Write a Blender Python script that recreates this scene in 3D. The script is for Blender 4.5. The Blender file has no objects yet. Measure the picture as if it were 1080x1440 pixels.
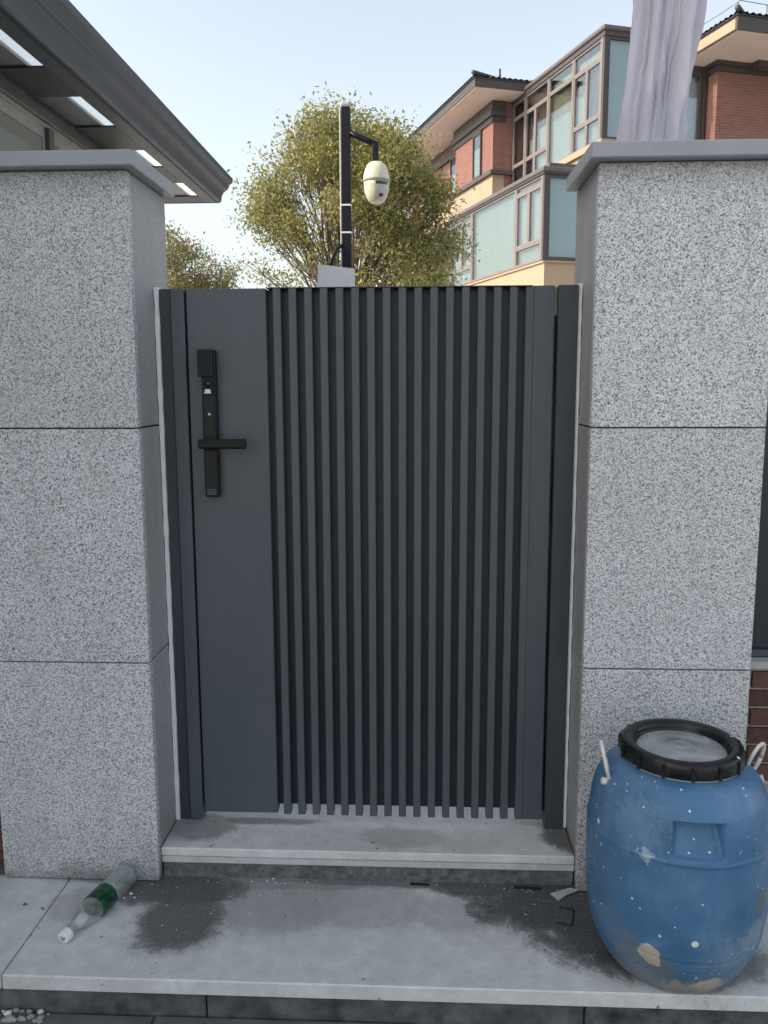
import bpy, bmesh, math, random
import numpy as np
from mathutils import Vector, Matrix
random.seed(7)
rng = np.random.default_rng(7)
S = bpy.context.scene
C = S.collection
R = math.radians

# ------------------------------------------------------------------ camera
def make_camera():
    f, p, yw, r = 1183.36, 0.148516, 0.046436, -0.003305
    F = Vector((-math.sin(yw)*math.cos(p), math.cos(yw)*math.cos(p), -math.sin(p)))
    Rt = F.cross(Vector((0, 0, 1))).normalized(); U = Rt.cross(F)
    R2 = Rt*math.cos(r) + U*math.sin(r); U2 = -Rt*math.sin(r) + U*math.cos(r)
    cd = bpy.data.cameras.new('camera'); cam = bpy.data.objects.new('camera', cd); C.objects.link(cam)
    cd.sensor_fit = 'VERTICAL'; cd.sensor_height = 24; cd.lens = f/1440*24
    m = Matrix((R2, U2, -F)).transposed().to_4x4(); m.translation = (0, -2.05, 1.31)
    cam.matrix_world = m; cd.clip_end = 3000; cd.clip_start = .05
    S.camera = cam
make_camera()

# ------------------------------------------------------------------ light
SUN_DIR = Vector((-.966, -.259, 0)).normalized()          # horizontal direction towards the sun
SUN_EL = R(33)
w = bpy.data.worlds.new('World'); S.world = w; w.use_nodes = True
nt = w.node_tree; nt.nodes.clear()
sky = nt.nodes.new('ShaderNodeTexSky'); sky.sky_type = 'NISHITA'; sky.sun_disc = False
sky.sun_elevation = SUN_EL; sky.sun_rotation = math.atan2(SUN_DIR.x, SUN_DIR.y)
sky.air_density = 1.0; sky.dust_density = 3.0; sky.ozone_density = 1.0; sky.altitude = 50
bg = nt.nodes.new('ShaderNodeBackground'); bg.inputs[1].default_value = 0.15
wo = nt.nodes.new('ShaderNodeOutputWorld')
hs = nt.nodes.new('ShaderNodeHueSaturation'); hs.inputs['Saturation'].default_value = .52
nt.links.new(sky.outputs[0], hs.inputs['Color']); wb = nt.nodes.new('ShaderNodeMix'); wb.data_type = 'RGBA'; wb.blend_type = 'MULTIPLY'; wb.inputs[0].default_value = 1; wb.inputs[7].default_value = (1., 1., .965, 1)
nt.links.new(hs.outputs[0], wb.inputs[6]); nt.links.new(wb.outputs[2], bg.inputs[0]); nt.links.new(bg.outputs[0], wo.inputs[0])
sd = bpy.data.lights.new('sun', 'SUN'); sun = bpy.data.objects.new('sun', sd); C.objects.link(sun)
sd.energy = 2.0; sd.angle = R(.6); sd.color = (1, .86, .68)
d = Vector((SUN_DIR.x*math.cos(SUN_EL), SUN_DIR.y*math.cos(SUN_EL), math.sin(SUN_EL)))
sun.rotation_euler = d.to_track_quat('Z', 'Y').to_euler()
S.view_settings.view_transform = 'Standard'; S.view_settings.look = 'None'
S.view_settings.gamma = 1; S.view_settings.exposure = 1.10
S.view_settings.use_curve_mapping = False

# ------------------------------------------------------------------ helpers
def link(o, parent=None):
    C.objects.link(o)
    if parent is not None: o.parent = parent
    return o
def tag(o, label=None, cat=None, group=None, kind=None):
    if label: o['label'] = label
    if cat: o['category'] = cat
    if group: o['group'] = group
    if kind: o['kind'] = kind
    return o
def empty(name, loc=(0, 0, 0), rz=0, parent=None):
    o = bpy.data.objects.new(name, None); o.empty_display_size = .1
    o.location = loc; o.rotation_euler = (0, 0, rz)
    return link(o, parent)
def mesh(name, V, Fc, mat, parent=None, smooth=False, loc=(0, 0, 0)):
    m = bpy.data.meshes.new(name); m.from_pydata([tuple(v) for v in V], [], Fc)
    m.validate(); m.update()
    if mat: m.materials.append(mat)
    if smooth: m.polygons.foreach_set('use_smooth', [True]*len(m.polygons))
    o = bpy.data.objects.new(name, m); o.location = loc
    return link(o, parent)
def from_bm(name, bm, mat, parent=None, smooth=False, loc=(0, 0, 0)):
    bmesh.ops.recalc_face_normals(bm, faces=bm.faces)
    m = bpy.data.meshes.new(name); bm.to_mesh(m); bm.free()
    if mat: m.materials.append(mat)
    if smooth: m.polygons.foreach_set('use_smooth', [True]*len(m.polygons))
    o = bpy.data.objects.new(name, m); o.location = loc
    return link(o, parent)
BOXF = [(0, 3, 2, 1), (4, 5, 6, 7), (0, 1, 5, 4), (1, 2, 6, 5), (2, 3, 7, 6), (3, 0, 4, 7)]
def box(name, x0, x1, y0, y1, z0, z1, mat, parent=None, bev=0, seg=1):
    """axis aligned box; origin at its centre"""
    cx, cy, cz = (x0+x1)/2, (y0+y1)/2, (z0+z1)/2
    a, b, c = abs(x1-x0)/2, abs(y1-y0)/2, abs(z1-z0)/2
    V = [(-a, -b, -c), (a, -b, -c), (a, b, -c), (-a, b, -c), (-a, -b, c), (a, -b, c), (a, b, c), (-a, b, c)]
    if bev <= 0:
        return mesh(name, V, BOXF, mat, parent, loc=(cx, cy, cz))
    bm = bmesh.new(); vs = [bm.verts.new(v) for v in V]
    for q in BOXF: bm.faces.new([vs[i] for i in q])
    bmesh.ops.bevel(bm, geom=list(bm.edges), offset=min(bev, a*.9, b*.9, c*.9), segments=seg, affect='EDGES', profile=.5)
    return from_bm(name, bm, mat, parent, loc=(cx, cy, cz))
def addbox(V, Fc, x0, x1, y0, y1, z0, z1):
    n = len(V)
    V += [(x0, y0, z0), (x1, y0, z0), (x1, y1, z0), (x0, y1, z0), (x0, y0, z1), (x1, y0, z1), (x1, y1, z1), (x0, y1, z1)]
    Fc += [tuple(n+i for i in q) for q in BOXF]
def dup(o, parent=None, loc=None, rot=None):
    c = o.copy(); C.objects.link(c)
    if parent is not None: c.parent = parent
    if loc is not None: c.location = loc
    if rot is not None: c.rotation_euler = rot
    for ch in list(o.children): dup(ch, c)
    return c
def tubegeo(V, Fc, pts, rad, n=8, cap=True):
    pts = [Vector(p) for p in pts]
    rads = rad if isinstance(rad, (list, tuple)) else [rad]*len(pts)
    base = len(V); up = None
    for i, p in enumerate(pts):
        t = (pts[min(i+1, len(pts)-1)] - pts[max(i-1, 0)]).normalized()
        if up is None:
            up = Vector((0, 0, 1)) if abs(t.z) < .9 else Vector((1, 0, 0))
        s = t.cross(up).normalized(); u = s.cross(t).normalized(); up = u
        for k in range(n):
            a = 2*math.pi*k/n
            V.append(tuple(p + (s*math.cos(a) + u*math.sin(a))*rads[i]))
    for i in range(len(pts)-1):
        for k in range(n):
            a = base+i*n+k; b = base+i*n+(k+1) % n
            Fc.append((a, b, b+n, a+n))
    if cap:
        Fc.append(tuple(base+k for k in range(n))[::-1]); e = base+(len(pts)-1)*n
        Fc.append(tuple(e+k for k in range(n)))
def tube(name, pts, rad, mat, parent=None, n=10):
    V, Fc = [], []; tubegeo(V, Fc, pts, rad, n)
    return mesh(name, V, Fc, mat, parent, smooth=n > 6)
def lathe(name, prof, mat, parent=None, n=48, loc=(0, 0, 0), smooth=True):
    V, Fc = [], []
    for r_, z in prof:
        for k in range(n):
            a = 2*math.pi*k/n; V.append((r_*math.cos(a), r_*math.sin(a), z))
    for i in range(len(prof)-1):
        for k in range(n):
            a = i*n+k; b = i*n+(k+1) % n; Fc.append((a, b, b+n, a+n))
    if prof[0][0] > 1e-5: Fc.append(tuple(range(n))[::-1])
    if prof[-1][0] > 1e-5: Fc.append(tuple((len(prof)-1)*n+k for k in range(n)))
    bm = bmesh.new(); vs = [bm.verts.new(v) for v in V]
    for q in Fc:
        try: bm.faces.new([vs[i] for i in q])
        except ValueError: pass
    bmesh.ops.remove_doubles(bm, verts=bm.verts, dist=1e-5)
    return from_bm(name, bm, mat, parent, smooth, loc)
def prism(name, poly, axis, a0, a1, mat, parent=None):
    """extrude 2-D polygon. axis 'y': poly in (x,z); axis 'x': poly in (y,z); axis 'z': poly in (x,y)"""
    n = len(poly)
    def P(p, t):
        return (p[0], t, p[1]) if axis == 'y' else ((t, p[0], p[1]) if axis == 'x' else (p[0], p[1], t))
    V = [P(p, a0) for p in poly] + [P(p, a1) for p in poly]
    Fc = [tuple(range(n)), tuple(range(n, 2*n))[::-1]] + [(i, (i+1) % n, n+(i+1) % n, n+i) for i in range(n)]
    bm = bmesh.new(); vs = [bm.verts.new(v) for v in V]
    for q in Fc: bm.faces.new([vs[i] for i in q])
    return from_bm(name, bm, mat, parent)

# ------------------------------------------------------------------ materials
class M:
    """tiny node builder"""
    def __init__(s, name, rough=.6, spec=.5, metal=0):
        s.m = bpy.data.materials.new(name); s.m.use_nodes = True; s.t = s.m.node_tree
        s.b = s.t.nodes['Principled BSDF']; s.b.inputs['Roughness'].default_value = rough
        s.b.inputs['Specular IOR Level'].default_value = spec; s.b.inputs['Metallic'].default_value = metal
    def n(s, typ, **kw):
        o = s.t.nodes.new(typ)
        for k, v in kw.items():
            if k.startswith('i_'):
                key = k[2:]; key = int(key) if key.isdigit() else key.replace('_', ' ')
                if hasattr(v, 'is_output') or isinstance(v, bpy.types.NodeSocket): s.t.links.new(v, o.inputs[key])
                else: o.inputs[key].default_value = v
            else: setattr(o, k, v)
        return o
    def coord(s, scale=(1, 1, 1), rnd=True, world=False):
        if world:
            src = s.n('ShaderNodeNewGeometry').outputs['Position']
        else:
            src = s.n('ShaderNodeTexCoord').outputs['Object']
            if rnd:
                oi = s.n('ShaderNodeObjectInfo').outputs['Random']
                mm = s.n('ShaderNodeMath', operation='MULTIPLY', i_0=oi, i_1=37.).outputs[0]
                src = s.n('ShaderNodeVectorMath', operation='ADD', i_0=src, i_1=mm).outputs[0]
        return s.n('ShaderNodeVectorMath', operation='MULTIPLY', i_0=src, i_1=scale).outputs[0]
    def noise(s, v, scale, detail=4, rough=.6, dist=0):
        return s.n('ShaderNodeTexNoise', i_Vector=v, i_Scale=scale, i_Detail=detail, i_Roughness=rough, i_Distortion=dist).outputs[0]
    def ramp(s, f, stops, interp='LINEAR'):
        o = s.n('ShaderNodeValToRGB', i_0=f); r = o.color_ramp; r.interpolation = interp
        while len(r.elements) < len(stops): r.elements.new(.5)
        for e, (p, c) in zip(r.elements, stops):
            e.position = p; e.color = (c, c, c, 1) if not isinstance(c, tuple) else (*c, 1)
        return o.outputs[0]
    def mix(s, f, a, b, mode='MIX'):
        o = s.n('ShaderNodeMix', data_type='RGBA', blend_type=mode)
        for k, v in ((0, f), (6, a), (7, b)):
            if isinstance(v, bpy.types.NodeSocket): s.t.links.new(v, o.inputs[k])
            elif k == 0: o.inputs[0].default_value = v
            else: o.inputs[k].default_value = (*v, 1) if len(v) == 3 else v
        return o.outputs[2]
    def math(s, op, a, b=0., c=0.):
        return s.n('ShaderNodeMath', operation=op, i_0=a, i_1=b, i_2=c).outputs[0]
    def xyz(s, v):
        o = s.n('ShaderNodeSeparateXYZ', i_0=v); return o.outputs
    def col(s, v):
        if isinstance(v, bpy.types.NodeSocket): s.t.links.new(v, s.b.inputs['Base Color'])
        else: s.b.inputs['Base Color'].default_value = (*v, 1)
        return s
    def rough(s, v): s.t.links.new(v, s.b.inputs['Roughness']); return s
    def bump(s, h, dist=.001, strength=1.):
        o = s.n('ShaderNodeBump', i_Height=h, i_Distance=dist, i_Strength=strength)
        s.t.links.new(o.outputs[0], s.b.inputs['Normal']); return s

def plain(name, c, rough=.6, spec=.5, metal=0, var=.12, sc=12, bump=0):
    m = M(name, rough, spec, metal); v = m.coord()
    n = m.noise(v, sc, 5)
    lo = tuple(x*(1-var) for x in c); hi = tuple(min(1, x*(1+var)) for x in c)
    m.col(m.mix(m.ramp(n, [(.3, 0.), (.7, 1.)]), lo, hi))
    if bump: m.bump(m.noise(v, sc*12, 4), bump)
    return m.m

def granite(name, light, dark, contrast=1., grime=True):
    m = M(name, .55, .35); v = m.coord()
    vo = m.n('ShaderNodeTexVoronoi', i_Vector=v, i_Scale=385., i_Randomness=1.)
    cell = m.xyz(vo.outputs['Color'])[0]
    nz = m.noise(v, 275, 3, .72)
    s_ = m.math('ADD', m.math('MULTIPLY', cell, .42), m.math('MULTIPLY', nz, .88))
    lo, hi = .5-.16/contrast, .5+.22/contrast
    g = m.ramp(s_, [(.42, dark), (.53, tuple((a*.42+b*.58) for a, b in zip(light, dark))), (.64, tuple(a*.92 for a in light)), (.86, tuple(min(1, a*1.25) for a in light))])
    tone = m.ramp(m.n('ShaderNodeObjectInfo').outputs['Random'], [(0., .82), (.5, 1.), (1., .91)])
    g = m.mix(1., g, tone, 'MULTIPLY')
    sm_ = m.noise(m.coord((2.2, 2.2, .5), world=True), 4, 6, .7)
    g = m.mix(m.ramp(sm_, [(.50, 0.), (.72, .28)]), g, tuple(a*.40 for a in light))
    big = m.noise(v, 5, 5, .6)
    g = m.mix(m.ramp(big, [(.3, .22), (.75, 0.)]), g, tuple(a*.62 for a in light))
    if grime:
        z = m.xyz(m.coord(world=True))[2]
        gz = m.math('ADD', z, m.math('MULTIPLY', m.noise(m.coord(world=True), 9, 5, .7), .18))
        f_ = m.ramp(gz, [(.09, .65), (.15, .18), (.30, 0.)])
        g = m.mix(f_, g, (.10, .095, .085))
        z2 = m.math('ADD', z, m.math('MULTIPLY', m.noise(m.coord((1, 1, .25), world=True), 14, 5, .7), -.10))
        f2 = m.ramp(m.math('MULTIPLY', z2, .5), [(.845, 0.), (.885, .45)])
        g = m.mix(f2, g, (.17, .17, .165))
    m.col(g); m.bump(s_, .0004)
    return m.m
mat_granite = granite('granite_flamed', (.72, .715, .735), (.055, .056, .062))
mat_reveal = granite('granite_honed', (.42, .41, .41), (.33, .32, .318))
mat_cope = plain('coping_stone', (.33, .34, .37), .45, .4, var=.10, sc=7, bump=.0003)
mat_mortar = plain('dark_joint', (.05, .05, .05), .9, .2)
mat_gate = None
def gate_metal(name, c, rough=.42):
    m = M(name, rough, .45)
    v = m.coord((60, 60, .6)); n = m.noise(v, 4, 3)
    g = m.mix(m.ramp(n, [(.3, 0.), (.7, 1.)]), tuple(x*.93 for x in c), tuple(x*1.07 for x in c))
    dust = m.noise(m.coord((1, 1, .5)), 5, 6, .7)
    g = m.mix(m.ramp(dust, [(.5, 0.), (.8, .10)]), g, (.25, .25, .25))
    m.col(g); m.rough(m.ramp(dust, [(.3, rough-.05), (.8, rough+.12)])); m.bump(m.noise(m.coord((900, 900, 900)), 1, 2), .0001)
    return m.m
mat_gate = gate_metal('gate_powder_coat', (.077, .089, .102))
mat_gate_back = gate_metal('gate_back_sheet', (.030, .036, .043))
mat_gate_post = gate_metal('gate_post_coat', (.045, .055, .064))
mat_black = plain('black_plastic', (.006, .0065, .007), .38, .3, var=.2)
mat_black_rough = plain('black_ribbed', (.009, .0095, .01), .5, .3, var=.2)
mat_lens = plain('black_glass', (.01, .01, .012), .06, .6)
mat_silver = plain('bright_metal', (.45, .45, .47), .25, .5, .8)
mat_sealant = plain('white_sealant', (.86, .86, .87), .7, .3, var=.08, sc=30, bump=.0008)

def stone_floor(name, stains, base=(.74, .74, .725)):
    """pale cut stone with wet and dusty marks that have their own shape. stains: list of (x,y,rx,ry,amount)"""
    m = M(name, .6, .35); v = m.coord(world=True)
    fine = m.noise(v, 330, 2, .8); mid = m.noise(v, 22, 6, .65); big = m.noise(v, 4.5, 5, .6)
    g = m.mix(m.ramp(mid, [(.3, 0.), (.72, 1.)]), tuple(a*.80 for a in base), tuple(a*1.10 for a in base))
    g = m.mix(m.ramp(big, [(.38, .40), (.62, 0.)]), g, tuple(a*.68 for a in base))
    g = m.mix(m.ramp(fine, [(.3, .25), (.55, 0.)]), g, tuple(a*.4 for a in base))
    tot = None; X, Y, Z = m.xyz(v)[:3]
    edge = m.math('ADD', m.math('MULTIPLY', m.noise(v, 7, 8, .72, .4), 1.35), m.math('MULTIPLY', m.noise(v, 95, 4, .8), .45))
    for (sx, sy, rx, ry, am) in stains:
        dx = m.math('DIVIDE', m.math('SUBTRACT', X, sx), rx); dy = m.math('DIVIDE', m.math('SUBTRACT', Y, sy), ry)
        r_ = m.math('SQRT', m.math('ADD', m.math('MULTIPLY', dx, dx), m.math('MULTIPLY', dy, dy)))
        r_ = m.math('ADD', r_, m.math('SUBTRACT', edge, .90))
        f_ = m.math('MULTIPLY', m.ramp(m.math('MULTIPLY', r_, .5), [(.36, 1.), (.46, .80), (.52, .30), (.62, 0.)]), am)
        tot = f_ if tot is None else m.math('MAXIMUM', tot, f_)
    wet = m.mix(m.ramp(m.noise(v, 150, 3, .8), [(.35, 0.), (.7, 1.)]), (.045, .047, .048), (.15, .155, .155))
    if tot is not None: g = m.mix(tot, g, wet)
    spk = m.noise(v, 75, 1, .5)
    g = m.mix(m.ramp(spk, [(.72, 0.), (.76, .8)]), g, (.62, .61, .58))
    grit = m.noise(v, 160, 2, .5)
    g = m.mix(m.ramp(grit, [(.69, 0.), (.73, .55)]), g, (.16, .155, .15))
    scr = m.noise(m.coord((1, 7, 1), world=True), 12, 5, .75)
    g = m.mix(m.ramp(scr, [(.56, 0.), (.70, .10)]), g, (.80, .80, .78))
    drk = m.noise(v, 42, 2, .5)
    g = m.mix(m.ramp(drk, [(.71, 0.), (.76, .7)]), g, (.06, .058, .055))
    m.col(g); m.bump(mid, .0012)
    if tot is not None: m.rough(m.ramp(tot, [(0., .62), (1., .48)]))
    return m.m
mat_platform = stone_floor('landing_stone', [
    (-.63, -.03, .17, .09, .95), (-.60, -.15, .12, .13, .9), (-.5, .01, .5, .035, .6), (.0, .02, .5, .02, .8),
    (.36, -.05, .26, .14, 1.), (.50, -.16, .24, .16, 1.), (.22, .01, .20, .06, .95), (-.42, -.06, .24, .14, .42), (-.2, -.08, .3, .09, .30), (-.85, -.10, .10, .07, .25), (.08, -.10, .12, .08, .3),
    (-.98, .03, .3, .02, .8), (.62, -.25, .2, .1, .7)])
mat_step = stone_floor('step_stone', [
    (-.62, .13, .10, .07, .6), (-.45, .17, .14, .02, .7), (.40, .13, .07, .10, .9), (-.05, .10, .12, .05, .25)],
    base=(.74, .73, .71))
mat_edge = stone_floor('cut_edge_stone', [], base=(.60, .60, .60))
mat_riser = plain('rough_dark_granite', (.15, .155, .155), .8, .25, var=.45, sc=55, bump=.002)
mat_riser_low = plain('weathered_dark_render', (.11, .112, .114), .85, .2, var=.65, sc=14, bump=.002)
mat_ground = plain('street_paving', (.30, .30, .29), .85, .2, var=.3, sc=6, bump=.002)
mat_paving = plain('paving_stone', (.15, .152, .155), .85, .2, var=.25, sc=9, bump=.0015)
mat_court = plain('courtyard_concrete', (.55, .54, .5), .85, .2, var=.12, sc=3, bump=.002)

def brick_mat():
    m = M('brick_face', .75, .3); v = m.coord()
    r_ = m.n('ShaderNodeObjectInfo').outputs['Random']
    c = m.mix(r_, (.075, .032, .026), (.15, .062, .048))
    c = m.mix(m.ramp(m.noise(v, 60, 5, .7), [(.35, 0.), (.75, .5)]), c, (.20, .12, .10))
    m.col(c); m.bump(m.noise(v, 130, 4), .001)
    return m.m
mat_brick = brick_mat()
mat_mortar_light = plain('pale_mortar', (.55, .50, .45), .9, .2, sc=40, bump=.001)

# ------------------------------------------------------------------ the setting: ground, landing, step
g = mesh('ground', [(-900, -900, -.112), (900, -900, -.112), (900, 900, -.112), (-900, 900, -.112)], [(0, 1, 2, 3)], mat_ground)
tag(g, kind='structure')
landing = empty('landing'); tag(landing, kind='structure')
for (x0, x1) in ((-2.6, -.9485), (-.9455, 1.25), (1.253, 2.6)):
    o = box('stone_slab', x0, x1, -.370, .70, -.037, 0, mat_platform, landing, .003)
box('landing_core', -2.59, 2.59, -.325, .69, -.125, -.040, mat_mortar, landing)
for (x0, x1) in ((-2.6, -1.33), (-1.327, -.487), (-.483, .36), (.364, 1.2), (1.204, 2.6)):
    box('riser_slab', x0, x1, -.352, -.327, -.125, -.0385, mat_riser_low, landing, .002)
pav = empty('pavement'); tag(pav, kind='structure')
xs = -3.0
while xs < 3:
    for j in range(5):
        off = .3*(j % 2)
        box('paving_slab', xs+off, xs+off+.594, -.353-.3*(j+1), -.357-.3*j, -.111, -.101+random.uniform(-.001, .001), mat_paving, pav, .003)
    xs += .6
step = empty('threshold_step'); tag(step, kind='structure')
# nosed tread: two layers with a groove between
box('tread', -.699, .402, .020, .345, .063, .087, mat_step, step, .003)
box('tread_nosing', -.699, .402, .023, .06, .043, .0610, mat_edge, step, .002)
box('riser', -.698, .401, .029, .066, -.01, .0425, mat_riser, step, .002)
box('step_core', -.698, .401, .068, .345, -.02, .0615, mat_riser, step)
court = box('courtyard', -8, 9, .35, 40, -.15, .075, mat_court); tag(court, kind='structure')

# ------------------------------------------------------------------ granite pillars
ZJ = [0.0, .6065, 1.2085, 1.817]
def pillar(x0, x1, rev, label):
    """rev: +1 when the opening lies on the +x side"""
    t = empty('granite_pillar', ((x0+x1)/2, .15, 0)); tag(t, label, 'pillar', 'granite gate pillars')
    ox, oy = (x0+x1)/2, .15
    def b(name, a0, a1, b0, b1, c0, c1, m_, bev=.0015):
        return box(name, a0-ox, a1-ox, b0-oy, b1-oy, c0, c1, m_, t, bev)
    b('core', x0+.031, x1-.031, .031, .289, -.01, 1.816, mat_mortar, 0)
    for k in range(3):
        z0, z1 = ZJ[k]+.0022, ZJ[k+1]-.0012
        j = random.uniform(-.0012, .0012)
        b('stone_slab', x0, x1, 0+j, .026+j, z0, z1, mat_granite, .002)
        for sx in (x0, x1-.026):
            e = .002 if sx == x0 else -.002
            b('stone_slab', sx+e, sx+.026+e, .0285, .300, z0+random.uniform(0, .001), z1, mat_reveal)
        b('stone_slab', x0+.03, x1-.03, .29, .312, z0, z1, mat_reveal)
    b('coping', x0-.026, x1+.026, -.036, .305, 1.818, 1.853, mat_cope, .0025)
    return t
pL = pillar(-1.123, -.700, 1, 'speckled grey granite gate pillar with a green labelled bottle at its foot')
pR = pillar(.403, .816, -1, 'speckled grey granite gate pillar standing behind the blue barrel')

# ------------------------------------------------------------------ low brick walls with dark fence panels above
def brick_wall(x0, x1, y, zb, zt, label, plinth=0, top_panel=True):
    t = empty('brick_wall', (x0, y, 0)); tag(t, label, 'wall', 'brick walls beside the pillars')
    box('mortar_bed', 0, x1-x0, .006, .10, 0, zt-.002, mat_mortar_light, t)
    if plinth: box('plinth', -.0, x1-x0, -.07, .006, 0.0, plinth, mat_edge, t, .003)
    h = .0560; n = int(round((zt-zb)/h)); proto = None
    for k in range(n):
        xx = (-.12 if k % 2 else 0)
        while xx < x1-x0:
            a, b2 = max(0, xx), min(x1-x0, xx+.235)
            if b2-a > .03:
                full = b2-a > .234
                z = zb+k*h+.005
                if full and proto is not None:
                    o = proto.copy(); C.objects.link(o); o.location = ((a+b2)/2, .001+random.uniform(-.0015, .0015), z+(h-.008)/2)
                else:
                    o = box('brick', a, b2, -.006, .008, z, z+h-.008, mat_brick, t, .0015)
                    if full: proto = o
            xx += .243
    if top_panel:
        box('sill', -.0, x1-x0, -.02, .11, zt, zt+.022, mat_edge, t, .003)
        box('dark_panel', 0, x1-x0, .03, .06, zt+.047, 1.62, mat_gate_back, t, .002)
        box('bottom_rail', 0, x1-x0, .02, .07, zt+.024, zt+.045, mat_gate, t, .002)
        box('top_rail', 0, x1-x0, .02, .07, 1.622, 1.67, mat_gate, t, .002)
    return t
brick_wall(-2.5, -1.124, .045, 0.0, .232, 'low dark red brick wall left of the left granite pillar')
brick_wall(.817, 2.4, .30, .17, .515, 'dark red brick wall under a black panel right of the right granite pillar', plinth=.16)

# ------------------------------------------------------------------ gate
GY = .17
gate = empty('slatted_gate', (-.15, GY, .085)); tag(gate, 'charcoal grey metal gate of upright slats with a black smart lock', 'gate')
def gb(name, x0, x1, y0, y1, z0, z1, m_, par=None, bev=.0015):
    return box(name, x0+.15, x1+.15, y0-GY, y1-GY, z0-.085, z1-.085, m_, par or gate, bev)
TZ = 1.562
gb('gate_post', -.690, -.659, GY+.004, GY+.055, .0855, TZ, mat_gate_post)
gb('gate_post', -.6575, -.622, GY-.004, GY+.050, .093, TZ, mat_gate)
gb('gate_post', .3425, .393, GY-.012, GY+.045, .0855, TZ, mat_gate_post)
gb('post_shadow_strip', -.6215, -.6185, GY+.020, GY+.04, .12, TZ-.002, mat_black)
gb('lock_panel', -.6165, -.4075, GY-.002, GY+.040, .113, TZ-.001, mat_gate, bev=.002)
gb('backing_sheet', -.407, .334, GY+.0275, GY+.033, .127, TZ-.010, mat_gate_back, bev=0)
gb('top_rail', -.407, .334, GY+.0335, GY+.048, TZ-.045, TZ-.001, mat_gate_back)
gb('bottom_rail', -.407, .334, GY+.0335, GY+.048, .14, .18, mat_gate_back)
gb('top_cap', -.4073, .2793, GY-.0045, GY+.048, TZ-.0009, TZ+.0008, mat_gate, bev=0)
sl = gb('slat', -.3895, -.3690, GY-.004, GY+.0270, .111, TZ-.001, mat_gate)
for k in range(1, 17):
    c = sl.copy(); C.objects.link(c); c.location.x = sl.location.x + k*.04065
    c.location.y = sl.location.y + random.uniform(-.0006, .0006); c.location.z = sl.location.z - k*.0001
gb('hinge_board', .2795, .3355, GY-.002, GY+.040, .109, TZ, mat_gate, bev=.002)
for z0, z1 in ((1.335, 1.465), (.95, 1.13), (.50, .64), (.2, .33)):
    gb('hinge', .336, .342, GY+.012, GY+.030, z0, z1, mat_black)
gb('hinge_strip', .3360, .3420, GY+.031, GY+.036, .12, 1.49, mat_gate_post, bev=0)
# white sealant beads between frame and stone
def bead(x, w_):
    V, Fc = [], []; n = 60
    for i in range(n+1):
        z = .088-.085 + (TZ+.004-.088)*i/n; a = w_*(1+.25*math.sin(i*1.7)*random.random())
        V += [(x+.15-a/2, -.004, z), (x+.15+a/2, -.004, z), (x+.15+a/2, .02, z), (x+.15-a/2, .02, z)]
    for i in range(n):
        for k in range(4):
            a = i*4+k; b = i*4+(k+1) % 4; Fc.append((a, b, b+4, a+4))
    Fc += [(0, 3, 2, 1), (n*4, n*4+1, n*4+2, n*4+3)]
    return mesh('sealant_bead', V, Fc, mat_sealant, gate)
bead(-.6945, .0105); bead(.3980, .0095)
# smart lock (part) with its sub-parts
lk = gb('smart_lock', -.5765, -.5395, GY-.030, GY-.0025, 1.020, 1.405, mat_black, bev=.004)
lo = lk.location
def lb(name, x0, x1, y0, y1, z0, z1, m_, bev=.0015):
    return box(name, x0+.15-lo.x, x1+.15-lo.x, y0-GY-lo.y, y1-GY-lo.y, z0-.085-lo.z, z1-.085-lo.z, m_, lk, bev)
lb('slide_cover', -.5825, -.5415, GY-.043, GY-.0305, 1.335, 1.405, mat_black_rough, .002)
for k in range(4): lb('cover_rib', -.5765+.008*k, -.5735+.008*k, GY-.0455, GY-.0432, 1.34, 1.402, mat_black, .0006)
lb('sensor_bezel', -.575, -.545, GY-.0335, GY-.0305, 1.287, 1.332, mat_black_rough, .001)
o = lathe('camera_lens', [(0, -.002), (.006, -.002), (.0085, 0), (.0085, .004)], mat_lens, lk, 20, (-.5585+.15-lo.x, GY-.036-GY-lo.y, 1.317-.085-lo.z)); o.rotation_euler = (R(90), 0, 0)
bpy_v = [(-.009, 0, -.007), (.009, 0, -.007), (.0065, 0, .004), (-.0065, 0, .004)]
V = [(x, y, z) for y in (-.0015, .0015) for x, _, z in bpy_v]
mesh('light_plate', V, [(0, 1, 2, 3), (7, 6, 5, 4), (0, 4, 5, 1), (1, 5, 6, 2), (2, 6, 7, 3), (3, 7, 4, 0)], mat_silver, lk, loc=(-.5585+.15-lo.x, GY-.0355-GY-lo.y, 1.2995-.085-lo.z))
o = lathe('button', [(0, .003), (.004, .003), (.005, 0)], mat_silver, lk, 16, (-.558+.15-lo.x, GY-.0302-GY-lo.y, 1.238-.085-lo.z)); o.rotation_euler = (R(90), 0, 0)
# lever
lb('lever_hub', -.572, -.545, GY-.046, GY-.0305, 1.145, 1.175, mat_black, .003)
lb('lever', -.5835, -.4575, GY-.062, GY-.0465, 1.150, 1.1755, mat_black, .004)
for k in range(3): lb('lever_rib', -.578, -.464, GY-.0635, GY-.0622, 1.1545+k*.0065, 1.1575+k*.0065, mat_black_rough, .0005)
for k in range(3): lb('vent_rib', -.571, -.546, GY-.0312, GY-.0302, 1.027+k*.006, 1.030+k*.006, mat_gate, .0003)

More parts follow.
